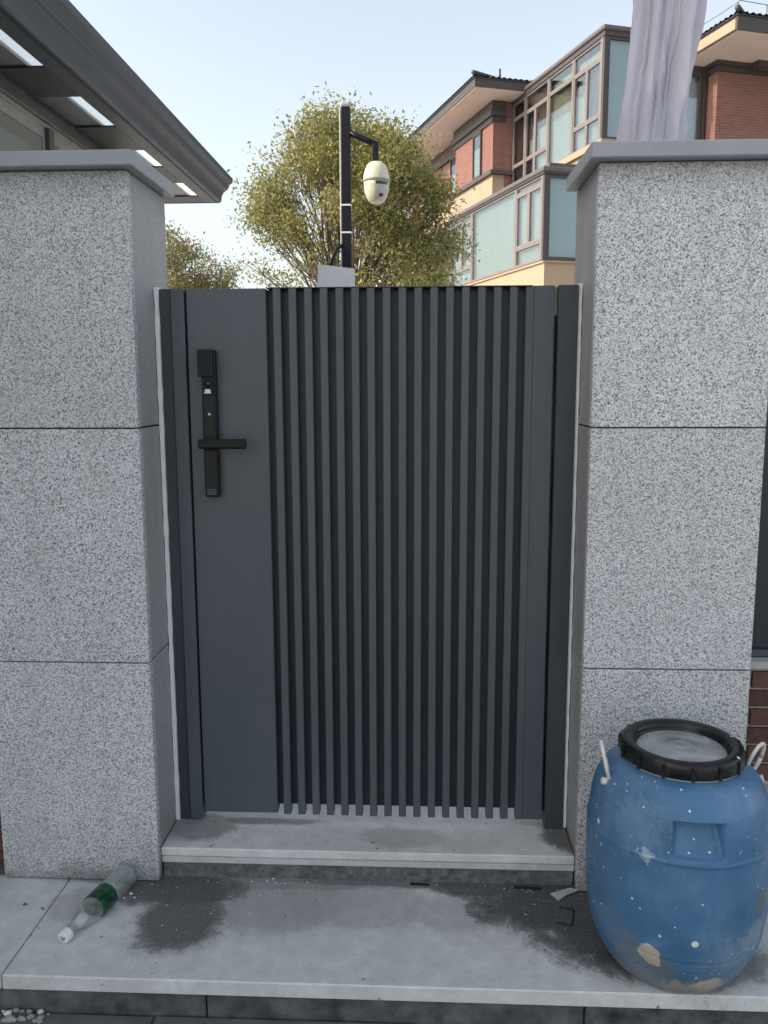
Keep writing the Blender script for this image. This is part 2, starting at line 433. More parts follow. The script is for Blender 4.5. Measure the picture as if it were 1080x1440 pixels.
# ------------------------------------------------------------------ blue barrel
def barrel():
    BX, BY = .577, -.245
    t = empty('plastic_barrel', (BX, BY, 0)); tag(t, 'dirty blue plastic barrel with a black screw lid and white handles', 'barrel')
    prof = [(0, .010), (.05, .008), (.095, .004), (.112, .0), (.124, .002), (.134, .010), (.150, .030), (.166, .055), (.180, .085), (.190, .120), (.1955, .16),
            (.1975, .20), (.1985, .25), (.198, .30), (.1965, .34), (.1935, .375), (.189, .405), (.182, .432), (.170, .455), (.157, .470), (.143, .480), (.126, .4865), (.119, .490), (.118, .506)]
    pr = np.array(prof); s_ = np.r_[0, np.cumsum(np.hypot(*np.diff(pr, axis=0).T))]
    nt_, nz = 320, 230
    q = np.linspace(0, s_[-1], nz)
    # smooth interpolation of the profile
    rr = np.interp(q, s_, pr[:, 0]); zz = np.interp(q, s_, pr[:, 1])
    ker = np.array([1, 4, 6, 4, 1.])/16
    for _ in range(2):
        rr[2:-2] = np.convolve(rr, ker, 'valid'); zz[2:-2] = np.convolve(zz, ker, 'valid')
    th = np.linspace(0, 2*np.pi, nt_, endpoint=False)
    T, Q = np.meshgrid(th, np.arange(nz)); Rr = rr[Q]; Z = zz[Q].copy()
    def sm(x, a, b):
        u = np.clip((x-a)/(b-a), 0, 1); return u*u*(3-2*u)
    ang = (T - R(270-4) + np.pi) % (2*np.pi) - np.pi
    ax = ang*.198
    # recessed hand grip: sloping floor, deepest at the top
    mask = sm(ax, -.057, -.050)*(1-sm(ax, .050, .057))*sm(Z, .350, .358)*(1-sm(Z, .424, .430))
    wide = sm(ax, -.072, -.056)*(1-sm(ax, .056, .072))*sm(Z, .335, .352)*(1-sm(Z, .430, .450))
    Rr = Rr + .0025*wide - mask*(.014 + .024*sm(Z, .352, .43))
    # mould lines
    for z0, am in ((.342, .0022), (.118, -.002), (.10, .001)):
        Rr = Rr + am*np.exp(-((Z-z0)/.003)**2)
    # dent low on the left front, ripples
    da = (T - R(236) + np.pi) % (2*np.pi) - np.pi
    Rr = Rr - .016*np.exp(-(da/.33)**2 - ((Z-.07)/.05)**2) + .003*np.exp(-(da/.22)**2 - ((Z-.145)/.012)**2)
    Rr = Rr + .0016*np.sin(3*T+1)*np.sin(Z*14) + .0008*np.sin(9*T+Z*60)
    V = np.stack([Rr*np.cos(T), Rr*np.sin(T), Z], -1).reshape(-1, 3)
    Fc = []
    for i in range(nz-1):
        for k in range(nt_):
            a = i*nt_+k; b = i*nt_+(k+1) % nt_; Fc.append((a, b, b+nt_, a+nt_))
    m = M('blue_plastic', .38, .5); v = m.coord(rnd=False)
    base = m.mix(m.ramp(m.noise(v, 7, 5, .6), [(.3, 0.), (.7, 1.)]), (.045, .135, .26), (.075, .19, .35))
    # scuffs: pale vertical streaks and haze of dust
    base = m.mix(m.ramp(m.noise(m.coord((1, 1, .25), rnd=False), 16, 7, .75), [(.55, 0.), (.8, .40)]), base, (.30, .40, .48))
    base = m.mix(m.ramp(m.noise(v, 90, 4, .8), [(.60, 0.), (.74, .35)]), base, (.42, .50, .56))
    spots = m.n('ShaderNodeTexVoronoi', i_Vector=m.n('ShaderNodeVectorMath', operation='ADD', i_0=v, i_1=m.math('MULTIPLY', m.noise(v, 60, 2), .006)).outputs[0], i_Scale=38.)
    sz = m.xyz(spots.outputs['Color'])
    rad_ = m.math('MULTIPLY', m.math('MULTIPLY', m.math('POWER', sz[0], 6.), m.ramp(m.noise(v, 9, 3, .6), [(.40, .25), (.62, 1.)])), .21)
    near = m.math('LESS_THAN', m.math('ADD', spots.outputs['Distance'], m.math('MULTIPLY', m.math('SUBTRACT', m.noise(v, 170, 4, .8), .5), .34)), rad_)
    base = m.mix(m.math('MULTIPLY', near, .9), base, (.72, .77, .78))
    sp2 = m.n('ShaderNodeTexVoronoi', i_Vector=v, i_Scale=95.)
    near2 = m.math('LESS_THAN', sp2.outputs['Distance'], m.math('MULTIPLY', m.math('POWER', m.xyz(sp2.outputs['Color'])[1], 9.), .28))
    base = m.mix(near2, base, (.65, .74, .78))
    X, Y, Z_ = m.xyz(v)[:3]
    # dried cement splashes with their own outline
    def blob(cx, cy, cz, r_, col, am, base, wob=.9, sc=45):
        dd = m.n('ShaderNodeVectorMath', operation='DISTANCE', i_0=v, i_1=(cx, cy, cz)).outputs['Value']
        dd = m.math('ADD', m.math('DIVIDE', dd, r_), m.math('MULTIPLY', m.math('SUBTRACT', m.noise(v, sc, 5, .7), .5), wob))
        return m.mix(m.math('MULTIPLY', m.ramp(dd, [(.86, 1.), (1., 0.)]), am), base, col)
    def P(px, py, z): return (px-BX, py-BY, z)
    tan = (.62, .54, .42)
    base = blob(*P(.470, -.385, .085), .070, (.17, .19, .20), .6, base, 1.8)
    base = blob(*P(.480, -.402, .112), .026, tan, 1., base, .5, 70)
    base = blob(*P(.482, -.405, .130), .024, tan, 1., base, .6, 70)
    base = blob(*P(.486, -.400, .098), .022, tan, 1., base, .7, 80)
    base = blob(*P(.60, -.400, .028), .052, tan, 1., base, 1.6)
    base = blob(*P(.55, -.395, .022), .040, (.45, .40, .33), .9, base, 1.6)
    base = blob(*P(.563, -.44, .172), .008, (.7, .72, .7), 1., base, .3)
    base = blob(*P(.425, -.345, .16), .05, (.12, .20, .28), .35, base, 2.4)
    base = blob(*P(.66, -.425, .13), .05, (.22, .33, .42), .35, base, 3.0, 70)
    base = blob(*P(.70, -.40, .16), .04, (.30, .40, .46), .35, base, 3.0, 80)
    base = blob(*P(.44, -.39, .40), .06, (.30, .44, .58), .18, base, 3.4, 90)
    base = blob(*P(.47, -.395, .345), .020, (.42, .52, .60), .7, base, 2.6, 80)
    base = blob(*P(.70, -.36, .24), .042, (.16, .15, .07), .6, base, 1.)
    low = m.math('ADD', Z_, m.math('MULTIPLY', m.noise(v, 18, 6, .75), .10))
    base = m.mix(m.ramp(low, [(.06, .80), (.125, 0.)]), base, (.20, .21, .20))
    stk = m.noise(m.coord((1, 1, .09), rnd=False), 42, 5, .75)
    base = m.mix(m.math('MULTIPLY', m.ramp(stk, [(.52, 0.), (.70, .40)]), m.ramp(m.noise(v, 6, 3), [(.35, 0.), (.6, 1.)])), base, (.09, .13, .17))
    dst = m.noise(v, 3.5, 6, .7)
    base = m.mix(m.ramp(dst, [(.45, 0.), (.75, .35)]), base, (.24, .29, .33))
    m.col(base); m.rough(m.ramp(m.noise(v, 20, 6, .7), [(.35, .30), (.7, .62)]))
    m.bump(m.noise(v, 28, 5, .6), .0012)
    mesh('barrel_body', V, Fc, m.m, t, True)
    lid_m = M('black_lid_plastic', .33, .4); lv = lid_m.coord(rnd=False)
    dust = lid_m.noise(lv, 14, 7, .7)
    lz = lid_m.n('ShaderNodeTexVoronoi', i_Vector=lv, i_Scale=40.)
    spk = lid_m.math('LESS_THAN', lz.outputs['Distance'], lid_m.math('MULTIPLY', lid_m.math('POWER', lid_m.xyz(lz.outputs['Color'])[0], 9.), .25))
    lid_m.col(lid_m.mix(spk, lid_m.mix(lid_m.ramp(dust, [(.5, 0.), (.85, .20)]), (.007, .0075, .008), (.2, .2, .2)), (.7, .7, .68)))
    lid_m.rough(lid_m.ramp(dust, [(.3, .22), (.7, .5)]))
    # clamp ring with skirt
    lathe('gasket', [(.1262, .4925), (.132, .4925), (.133, .495), (.127, .4975)], plain('grey_gasket', (.35, .36, .35), .6), t, 72)
    ring = lathe('lid_ring', [(.1285, .4985), (.1365, .498), (.138, .501), (.1375, .522), (.1355, .529), (.130, .5325), (.120, .533), (.113, .5315), (.1075, .527), (.1055, .520), (.1052, .512)], lid_m.m, t, 96)
    lug = box('lug', -.004, .004, -.003, .003, .496, .528, lid_m.m, ring, .0015)
    for k in range(14):
        a = 2*math.pi*k/14+.12
        l2 = lug if k == 0 else lug.copy()
        if k: C.objects.link(l2)
        l2.location = (.1385*math.cos(a), .1385*math.sin(a), .512); l2.rotation_euler = (0, 0, a+math.pi/2)
    lm = M('grey_dusty_lid', .35, .5); v2 = lm.coord(rnd=False)
    c = lm.mix(lm.ramp(lm.noise(v2, 10, 6, .7, .6), [(.35, 0.), (.65, 1.)]), (.20, .215, .22), (.40, .42, .42))
    c = lm.mix(lm.ramp(lm.noise(v2, 45, 6, .75), [(.62, 0.), (.72, .8)]), c, (.66, .67, .66))
    lm.col(c); lm.rough(lm.ramp(lm.noise(v2, 8, 5), [(.3, .2), (.7, .5)]))
    lathe('lid', [(.1048, .509), (.099, .515), (.094, .5165), (.060, .517), (.034, .517), (.032, .5185), (.029, .5185), (.027, .517), (.012, .517), (.008, .5195), (0, .5195)], lm.m, t, 72)
    for ch in t.children:
        if ch.name.split('.')[0] in ('gasket', 'lid_ring', 'lid'): ch.scale = (.955, .955, 1); ch.location.z -= .003
    hm = plain('white_plastic_handle', (.66, .66, .62), .5, .4, var=.1, sc=40)
    def loop(cx, cy, cz, ang, w_, h_, lean, mat):
        pts = []
        for k in range(21):
            u = 2*math.pi*k/20
            a_, b_ = w_*math.cos(u)*(1-.12*math.sin(u)), h_*math.sin(u)
            pts.append(Vector((a_*math.cos(ang) - b_*lean*math.sin(ang), a_*math.sin(ang) + b_*lean*math.cos(ang), b_)) + Vector((cx, cy, cz)))
        V, Fc = [], []; tubegeo(V, Fc, pts, .0042, 8)
        return mesh('handle', V, Fc, mat, t, True)
    loop(-.171, -.025, .488, R(80), .020, .045, .25, hm)
    loop(.163, .0, .486, R(35), .022, .043, -.35, hm)
    for sx, cy in ((-1, -.025), (1, 0)):
        V, Fc = [], []; tubegeo(V, Fc, [(sx*.160, cy-.006, .442), (sx*.180, cy-.012, .448)], .008, 10)
        mesh('handle_pin', V, Fc, hm, t, True)
    return t
barrel()

# ------------------------------------------------------------------ water bottle
def bottle():
    a = Vector((-.850, -.262, .0165)); b = Vector((-.780, -.012, .031))
    L = (b-a).length
    t = empty('water_bottle', (a.x, a.y, 0)); tag(t, 'empty clear plastic bottle with a green label lying on the landing', 'bottle')
    ax = (b-a).normalized(); rot = ax.to_track_quat('Z', 'Y')
    k = L/.262
    prof = [(.0125, .018), (.0128, .030), (.0155, .034), (.0135, .037), (.0135, .044), (.018, .056), (.025, .075), (.0295, .094), (.0305, .103), (.0300, .106), (.0305, .109)]
    z = .109
    while z < .163: z += .006; prof.append((.0300, z))
    for j in range(8):
        prof += [(.0305, z+.004), (.0305, z+.007), (.0288, z+.010)]; z += .011
    prof += [(.0300, z+.003), (.027, z+.008), (.018, z+.010), (.008, z+.006), (0, z+.005)]
    gm = M('clear_pet', .05, .5); tr = gm.n('ShaderNodeBsdfTransparent'); tr.inputs[0].default_value = (.93, .96, .95, 1)
    gl = gm.n('ShaderNodeBsdfGlossy'); gl.inputs['Roughness'].default_value = .08
    df = gm.n('ShaderNodeBsdfDiffuse'); df.inputs[0].default_value = (.75, .8, .8, 1)
    lw = gm.n('ShaderNodeLayerWeight', i_Blend=.45)
    m1 = gm.n('ShaderNodeMixShader', i_0=gm.math('MULTIPLY', lw.outputs['Facing'], .75)); gm.t.links.new(tr.outputs[0], m1.inputs[1]); gm.t.links.new(gl.outputs[0], m1.inputs[2])
    m2 = gm.n('ShaderNodeMixShader', i_0=.13); gm.t.links.new(m1.outputs[0], m2.inputs[1]); gm.t.links.new(df.outputs[0], m2.inputs[2])
    gm.t.links.new(m2.outputs[0], gm.t.nodes['Material Output'].inputs[0])
    sc = k
    def lt(name, pr, m_, n=32, par=t):
        o = lathe(name, [(r_, z_*sc) for r_, z_ in pr], m_, par, n); o.rotation_mode = 'QUATERNION'; o.rotation_quaternion = rot; o.location = (0, 0, a.z); return o
    bo = lt('bottle_body', prof, gm.m)
    lt('bottle_base', [(.0302, z+.0), (.0302, z+.004), (.0300, z+.0045)], gm.m)
    gmat = M('green_label', .25, .5); gv = gmat.coord(rnd=False)
    wv = gmat.noise(gmat.coord((1, 1, 1), rnd=False), 55, 2)
    gmat.col(gmat.mix(gmat.ramp(wv, [(.45, 0.), (.55, 1.)]), (.004, .040, .018), (.010, .085, .04)))
    lab = lt('label', [(.0312, .115), (.0316, .116), (.0316, .172), (.0312, .173)], gmat.m, 40)
    pm = plain('pale_print', (.35, .5, .42), .5)
    for (u0, u1, z0, z1) in ((0.10, .14, .13, .150), (.36, .40, .13, .150), (.10, .40, .127, .130), (.10, .40, .150, .153), (.7, .74, .125, .165), (.82, .86, .130, .160), (1.0, 1.3, .158, .160)):
        V, Fc = [], []; n = 6
        for q in range(n+1):
            u = -2.4 + u0+(u1-u0)*q/n
            for zz in (z0*sc, z1*sc): V.append((.0318*math.cos(u), .0318*math.sin(u), zz))
        for q in range(n): Fc.append((2*q, 2*q+2, 2*q+3, 2*q+1))
        mesh('label_print', V, Fc, pm, lab)
    wm = plain('white_cap', (.78, .78, .76), .4, .4, var=.04)
    cap = lt('cap', [(0, 0), (.0135, 0), (.0152, .0015), (.0155, .004), (.0150, .016), (.0157, .017), (.0157, .020), (.0145, .0205)], wm, 40)
    for (x0, x1, y0, y1) in ((-.008, .004, -.001, .0012), (-.008, -.002, .003, .0042), (0, .006, .003, .0045), (-.006, .006, -.0045, -.003), (-.003, .004, -.007, -.006)):
        mesh('cap_print', [(x0, y0, -.0003), (x1, y0, -.0003), (x1, y1, -.0003), (x0, y1, -.0003)], [(3, 2, 1, 0)], mat_black, cap)
    # residue of milky water in the neck
    lt('milky_residue', [(0, .046), (.010, .046), (.0125, .055), (.0165, .070), (.010, .084), (0, .092)], plain('milky_film', (.62, .64, .64), .4), 20)
bottle()

# ------------------------------------------------------------------ small litter
def rod(name, pts, r_, m_, label, cat, group=None):
    o = tube(name, [(p[0], p[1], p[2] if len(p) > 2 else r_) for p in pts], r_, m_, n=6); tag(o, label, cat, group); return o
rod('bent_wire', [(.350, -.070), (.383, -.078), (.384, -.082), (.371, -.139), (.368, -.141), (.336, -.130)], .0019, mat_black, 'black bent wire bracket lying in the wet patch left of the barrel', 'wire')
o = box('metal_strip', .244, .315, .006, .012, .0, .005, mat_black, None, .001); tag(o, 'thin black strip lying against the step riser near its right end', 'strip', 'black strips along the step'); o.rotation_euler.z = -.06
o = box('metal_strip', -.03, .022, .012, .018, .0, .004, mat_black, None, .001); tag(o, 'short thin black strip against the middle of the step riser', 'strip', 'black strips along the step'); o.rotation_euler.z = -.04
V = [(.335, -.015, .001), (.352, -.042, .001), (.376, -.022, .004), (.41, .001, .003), (.388, .004, .006), (.362, -.006, .004)]
o = mesh('mortar_scrap', V + [(x, y, z+.003) for x, y, z in V], [(0, 1, 2, 3, 4, 5), (11, 10, 9, 8, 7, 6)] + [(i, (i+1) % 6, 6+(i+1) % 6, 6+i) for i in range(6)], plain('scrap', (.45, .44, .42), .8, sc=60))
tag(o, 'flat grey scrap of mortar in the corner by the right pillar foot', 'scrap')
crumb_m = plain('white_crumb', (.75, .74, .7), .8, sc=80); stone_m = plain('grey_chip', (.33, .33, .33), .85, var=.3, sc=60)
def lump(name, x, y, z, r_, m_):
    bm = bmesh.new(); bmesh.ops.create_icosphere(bm, subdivisions=1, radius=r_)
    for v in bm.verts: v.co = Vector((v.co.x*random.uniform(.7, 1.5), v.co.y*random.uniform(.6, 1.2), v.co.z*random.uniform(.4, .9)))
    return from_bm(name, bm, m_, None, False, (x, y, z+r_*.45))
for (x, y, r_) in ((-.757, -.058, .0048), (-.770, -.075, .003), (-.742, -.073, .0032), (-.73, -.05, .002), (-.716, -.012, .002)):
    tag(lump('plaster_crumb', x, y, 0, r_, crumb_m), 'white plaster crumb on the wet landing just right of the bottle', 'crumb', 'white crumbs beside the bottle')
for i in range(46):
    x = random.choice([random.uniform(-.60, -.25), random.uniform(-.45, -.35), random.uniform(-.1, .33)])
    tag(lump('plaster_crumb', x, random.gauss(.012, .008) if random.random() < .8 else random.uniform(-.03, .02), 0, random.uniform(.0009, .0028), crumb_m if random.random() < .55 else stone_m),
        'tiny pale crumb scattered along the foot of the step riser', 'crumb', 'crumbs along the step riser')
for i in range(26):
    x = random.uniform(-.965, -.845); y = random.uniform(-.390, -.356)
    tag(lump('stone_chip', x, y, -.101, random.uniform(.003, .010), crumb_m if random.random() < .12 else stone_m),
        'grey stone chip in the rubble heap below the landing edge at bottom left', 'stone', 'rubble below the landing')
leaf_m = plain('dry_leaf', (.16, .12, .07), .8, sc=60)
def dry_leaf(x, y, rz, s_, label):
    V = [(0, 0, .002), (.010, -.006, .004), (.022, -.004, .005), (.034, 0, .002), (.022, .006, .006), (.010, .006, .005), (.016, 0, .001)]
    V = [(p[0]*s_, p[1]*s_, p[2]) for p in V]
    o = mesh('dry_leaf', V, [(0, 1, 6), (1, 2, 6), (2, 3, 6), (3, 4, 6), (4, 5, 6), (5, 0, 6)], leaf_m, None, loc=(x, y, 0)); o.rotation_euler.z = rz
    tag(o, label, 'leaf', 'dry leaves on the landing')
dry_leaf(-1.137, -.095, .9, 1.1, 'curled brown dry leaf at the left edge of the landing')
dry_leaf(-1.02, -.115, -.1, .45, 'small brown leaf scrap on the landing left of the bottle')
dry_leaf(-.965, -.13, -.2, .35, 'tiny brown leaf fleck nearest the bottle on its left')

# ------------------------------------------------------------------ white cloth behind the right pillar
def cloth():
    t = empty('draped_cloth', (.655, .60, .075)); tag(t, 'tall white cloth hanging in folds behind the right pillar', 'cloth')
    m = M('white_cloth', .85, .2); v = m.coord(rnd=False)
    m.col(m.mix(m.ramp(m.noise(m.coord((1, 1, .3), rnd=False), 9, 5), [(.3, 0.), (.7, 1.)]), (.70, .68, .74), (.82, .80, .86)))
    m.b.inputs['Sheen Weight'].default_value = .2; m.bump(m.noise(m.coord((1, 1, .5), rnd=False), 30, 5, .6), .004)
    tl = m.n('ShaderNodeBsdfTranslucent'); tl.inputs[0].default_value = (.75, .72, .78, 1)
    mx = m.n('ShaderNodeMixShader', i_0=.38); m.t.links.new(m.b.outputs[0], mx.inputs[1]); m.t.links.new(tl.outputs[0], mx.inputs[2])
    m.t.links.new(mx.outputs[0], m.t.nodes['Material Output'].inputs[0])
    n, nz = 300, 150; V, Fc = [], []
    ph = [random.uniform(0, 6.28) for _ in range(8)]
    for i in range(nz+1):
        z = 1.55 + 1.95*i/nz; u = z-2.03
        cx = (.012+u*.085); hw = .083 + u*.036
        g_ = 1. if z < 3.1 else max(.25, 1-(z-3.1)/.4*.8)
        for k in range(n):
            a = 2*math.pi*k/n
            f_ = 1 + .10*math.sin(7*a+ph[0]+.5*math.sin(z*2.1)) + .075*math.sin(11*a+ph[1]+.9*z) + .05*math.sin(17*a+ph[2]-.7*z+.6*math.sin(z*5)) + .03*math.sin(29*a+ph[3]+z*1.3)
            f_ += .06*math.sin(3*a+z*4+ph[4])*math.exp(-((z-2.12)/.12)**2) + .035*math.sin(5*a-z*16+ph[5])*math.exp(-((z-2.2)/.15)**2)
            V.append((cx + hw*f_*g_*math.cos(a), .062*f_*(1.4*f_-.4)*g_*math.sin(a), z-.075))
    from mathutils import noise as mn
    for q_ in range(len(V)):
        x_, y_, z_ = V[q_]; p_ = Vector((x_*9+2, y_*9, z_*4.5))
        amp = .010 + .012*math.exp(-((z_-2.08)/.14)**2)
        d_ = mn.noise(p_)*amp + mn.noise(p_*2.7)*amp*.45 - abs(mn.noise(Vector((x_*14, y_*14+5, z_*9+x_*20))))*amp*.6
        rr_ = math.hypot(x_-.03, y_)+1e-6
        V[q_] = (x_+d_*(x_-.03)/rr_, y_+d_*y_/rr_*1.6, z_)
    for i in range(nz):
        for k in range(n):
            a = i*n+k; b = i*n+(k+1) % n; Fc.append((a, b, b+n, a+n))
    mesh('cloth', V, Fc, m.m, t, True)
    tube('support_pole', [(.0, 0, 0), (.04, 0, 1.9), (.13, 0, 3.46)], .016, mat_gate, t)
    tube('tie', [(.13+.03*math.cos(a), .02*math.sin(a), 3.37) for a in [2*math.pi*k/16 for k in range(17)]], .006, mat_sealant, t, 6)
cloth()
o = box('wire_stub', .511, .545, .30, .306, 1.853, 1.862, mat_sealant, None, .001); tag(o, 'small white clip on the right pillar coping beside the cloth', 'clip')

# ------------------------------------------------------------------ camera pole and dome camera
PX, PY = -.586, 4.6
mat_pole = plain('black_pole_paint', (.008, .008, .014), .5, .25, var=.2)
t = empty('camera_pole', (PX, PY, .075)); tag(t, 'black square steel pole with a side arm behind the gate', 'pole')
box('mast', -.034, .034, -.034, .034, 0, 3.29, mat_pole, t, .004)
box('pole_cap', -.040, .040, -.04, .04, 3.291, 3.335, plain('pole_wrap', (.5, .48, .5), .6), t, .015, 2)
tube('weld_bead', [(-.041, -.02, .2), (-.042, -.02, 1.5), (-.041, -.02, 3.27)], .006, plain('conduit', (.42, .43, .42), .5), t, 8)
for z in (2.66, 2.46):
    box('strap', -.037, .037, -.037, .037, z-.075, z-.063, mat_sealant, t, .001)
# arm: rises from mast, goes right and turns down
tube('arm', [(.03, -.01, 3.115), (.09, -.012, 3.085), (.16, -.014, 3.055), (.222, -.016, 3.03)], .024, mat_pole, t, 8)
box('drop_bar', .199, .247, -.038, .006, 2.90, 3.045, mat_pole, t, .005)
tube('cable', [(-.03, -.03, 2.30), (-.07, -.045, 2.27), (-.105, -.05, 2.20), (-.125, -.055, 2.12)], .013, mat_black, t, 8)
o = empty('junction_box', (-.67, 4.53, 2.02)); tag(o, 'white metal box fixed in front of the black pole above the gate', 'box')
V = [(-.145, -.03, -.3), (.145, -.03, -.3), (.145, -.03, .17), (-.13, -.03, .205)]
Vb = [(x, .03, z) for x, y, z in V]
mesh('box_body', V+Vb, [(0, 1, 2, 3), (7, 6, 5, 4), (0, 4, 5, 1), (1, 5, 6, 2), (2, 6, 7, 3), (3, 7, 4, 0)], plain('white_enamel', (.60, .60, .63), .4, .4, var=.03), o)
# dome camera
DX, DY, DZ = -.357, 4.585, 2.845
t = empty('dome_camera', (DX, DY, DZ)); tag(t, 'cream dome security camera hanging from the black pole arm', 'camera')
cream = plain('cream_plastic', (.62, .60, .44), .45, .4, var=.05)
lathe('housing', [(.025, .132), (.045, .128), (.070, .108), (.088, .070), (.098, .030), (.1005, .004), (.1005, .000), (.097, -.004)], cream, t, 48)
lathe('seam_ring', [(.0965, -.0045), (.102, -.005), (.102, -.012), (.096, -.0125)], plain('ring', (.30, .29, .22), .5), t, 48)
lathe('lower_shell', [(.0955, -.013), (.0955, -.04), (.090, -.085), (.079, -.120), (.062, -.150), (.040, -.166), (.0, -.172)], cream, t, 48)
hd = M('smoked', .2, .5); hd.col((.30, .27, .27))
def shell_patch(name, a0, a1, z0, z1, off, mat_, par):
    prof = [(-.013, .0955), (-.04, .0955), (-.085, .090), (-.120, .079), (-.150, .062), (-.166, .040)]
    zs = np.array([p[0] for p in prof])[::-1]; rs = np.array([p[1] for p in prof])[::-1]
    V, Fc = [], []; n, m_ = 14, 10
    for i in range(m_+1):
        z = z0+(z1-z0)*i/m_; r_ = float(np.interp(z, zs, rs))+off
        for k in range(n+1):
            a = a0+(a1-a0)*k/n; V.append((r_*math.cos(a), r_*math.sin(a), z))
    for i in range(m_):
        for k in range(n):
            q = i*(n+1)+k; Fc.append((q, q+1, q+n+2, q+n+1))
    return mesh(name, V, Fc, mat_, par, True)
sp_ = shell_patch('front_face', R(265), R(335), -.152, -.022, .0015, plain('face_grey', (.48, .43, .40), .3), t)
shell_patch('dark_slot', R(270), R(332), -.045, -.024, .003, mat_lens, t)
o = lathe('lens', [(0, .004), (.014, .004), (.017, 0), (.017, -.01)], mat_lens, t, 24, (.040, -.072, -.115)); o.rotation_euler = (R(60), 0, R(28))

# ------------------------------------------------------------------ sunroom and dark canopy on the left
def left_side():
    t = empty('sunroom', (-2.03, .6, 0)); tag(t, 'dark framed glazed sunroom under the charcoal canopy at upper left', 'sunroom')
    def b(name, x0, x1, y0, y1, z0, z1, m_, par=None, bev=0): return box(name, x0+2.03, x1+2.03, y0-.6, y1-.6, z0, z1, m_, par or t, bev)
    fr = plain('sunroom_frame', (.085, .08, .082), .4)
    fl = plain('frame_light_edge', (.33, .32, .31), .35, .5, .3)
    pane = M('sunroom_glass', .06, .6); pane.col((.21, .21, .18))
    b('low_wall', -2.10, -2.03, .45, 3.75, .07, 1.0, mat_gate)
    b('top_rail', -2.09, -2.02, .45, 3.75, 2.722, 2.775, fr, None, .003)
    b('upper_strip', -2.07, -2.045, .45, 3.75, 2.70, 2.7215, fl)
    ys = [.45, 1.5, 2.70, 3.72]
    for y in ys: b('mullion', -2.09, -2.025, y-.03, y+.03, 1.0, 2.6995, fr, None, .003)
    for a_, c_ in zip(ys[:-1], ys[1:]):
        w_ = b('window', -2.075, -2.05, a_+.032, c_-.032, 2.640, 2.699, fl)
        q = w_.location
        box('pane', -.006, .006, -(c_-a_-.064)/2+.03, (c_-a_-.064)/2-.03, -1.60, -.031, pane.m, w_)
        box('stile', -.012, .012, -(c_-a_-.064)/2, -(c_-a_-.064)/2+.029, -1.60, -.030, fl, w_)
        box('stile', -.012, .012, (c_-a_-.064)/2-.029, (c_-a_-.064)/2, -1.60, -.030, fl, w_)
    # canopy
    k = empty('canopy', (-1.8, .6, 2.8)); tag(k, 'charcoal aluminium canopy with a moulded gutter edge and skylight slots', 'canopy')
    am = gate_metal('canopy_aluminium', (.050, .060, .080), .48)
    am2 = gate_metal('canopy_soffit', (.028, .032, .037), .5)
    prof = [(-1.668, 2.80), (-1.655, 2.808), (-1.652, 2.835), (-1.645, 2.858), (-1.632, 2.878), (-1.612, 2.893), (-1.600, 2.896), (-1.598, 2.912), (-1.588, 2.932), (-1.572, 2.944), (-1.566, 2.946), (-1.558, 2.950), (-1.555, 2.985), (-1.60, 2.99), (-1.668, 2.99)]
    Y0, Y1 = -1.2, 5.07
    def kb(name, x0, x1, y0, y1, z0, z1, m_, bev=0): return box(name, x0+1.8, x1+1.8, y0-.6, y1-.6, z0-2.8, z1-2.8, m_, k, bev)
    prism('gutter', [(x+1.8, z-2.8) for x, z in prof], 'y', Y0-.6, Y1-.6, am, k)
    kb('eave_board', -1.785, -1.6695, Y0, Y1, 2.802, 2.812, am, .001)
    kb('eave_board', -1.700, -1.6885, Y0, Y1-.002, 2.796, 2.8025, am2)
    kb('inner_board', -3.0, -2.024, Y0, Y1, 2.801, 2.813, am2)
    ye = [-.65, -.25, .25, .65, 1.17, 1.64, 2.112, 2.515, 3.035, 3.52, 3.947, 4.40, 4.85, 5.07]
    for j in range(0, len(ye)-1, 2):
        kb('cross_board', -2.0235, -1.7855, ye[j], ye[j+1], 2.802, 2.8125, am2)
        # underside of the opaque strip and translucent strip above the slots
    tm = M('milky_skylight', .3, .4); tm.col((.85, .88, .84))
    tl = tm.n('ShaderNodeBsdfTranslucent'); tl.inputs[0].default_value = (.93, .98, .92, 1)
    ttr = tm.n('ShaderNodeBsdfTransparent')
    mx0 = tm.n('ShaderNodeMixShader', i_0=.72)
    tm.t.links.new(tl.outputs[0], mx0.inputs[1]); tm.t.links.new(ttr.outputs[0], mx0.inputs[2])
    mx = tm.n('ShaderNodeMixShader', i_0=.94); tm.t.links.new(tm.b.outputs[0], mx.inputs[1]); tm.t.links.new(mx0.outputs[0], mx.inputs[2])
    tm.t.links.new(mx.outputs[0], tm.t.nodes['Material Output'].inputs[0])
    kb('skylight', -1.874, -1.70, Y0, Y1-.02, 2.8135, 2.817, tm.m)
    kb('grey_liner', -2.03, -1.8745, Y0, Y1-.02, 2.8135, 2.817, gate_metal('liner', (.16, .16, .18)))
    kb('roof_sheet', -3.0, -1.8845, Y0, Y1-.02, 2.8175, 2.84, am)
    kb('roof_sheet', -1.6995, -1.6685, Y0, Y1-.02, 2.932, 2.988, am)
    kb('end_board', -2.6, -1.67, Y1, Y1+.02, 2.80, 2.842, am2)
    # unseen house block, added and sized to keep the sun off the gate
    h = empty('shade_house', (-4.5, .3, 0)); tag(h, 'unseen pale house block added at the far left to shade the gate', 'house')
    ren = plain('shade_house_render', (.55, .50, .43), .85, sc=3, bump=.002)
    box('wall', -3.5, 1.5, -3.6, 1.7, -.15, 5.15, ren, h)
    box('roof', -3.6, 1.56, -3.7, 1.8, 5.152, 5.3, mat_gate, h)
left_side()

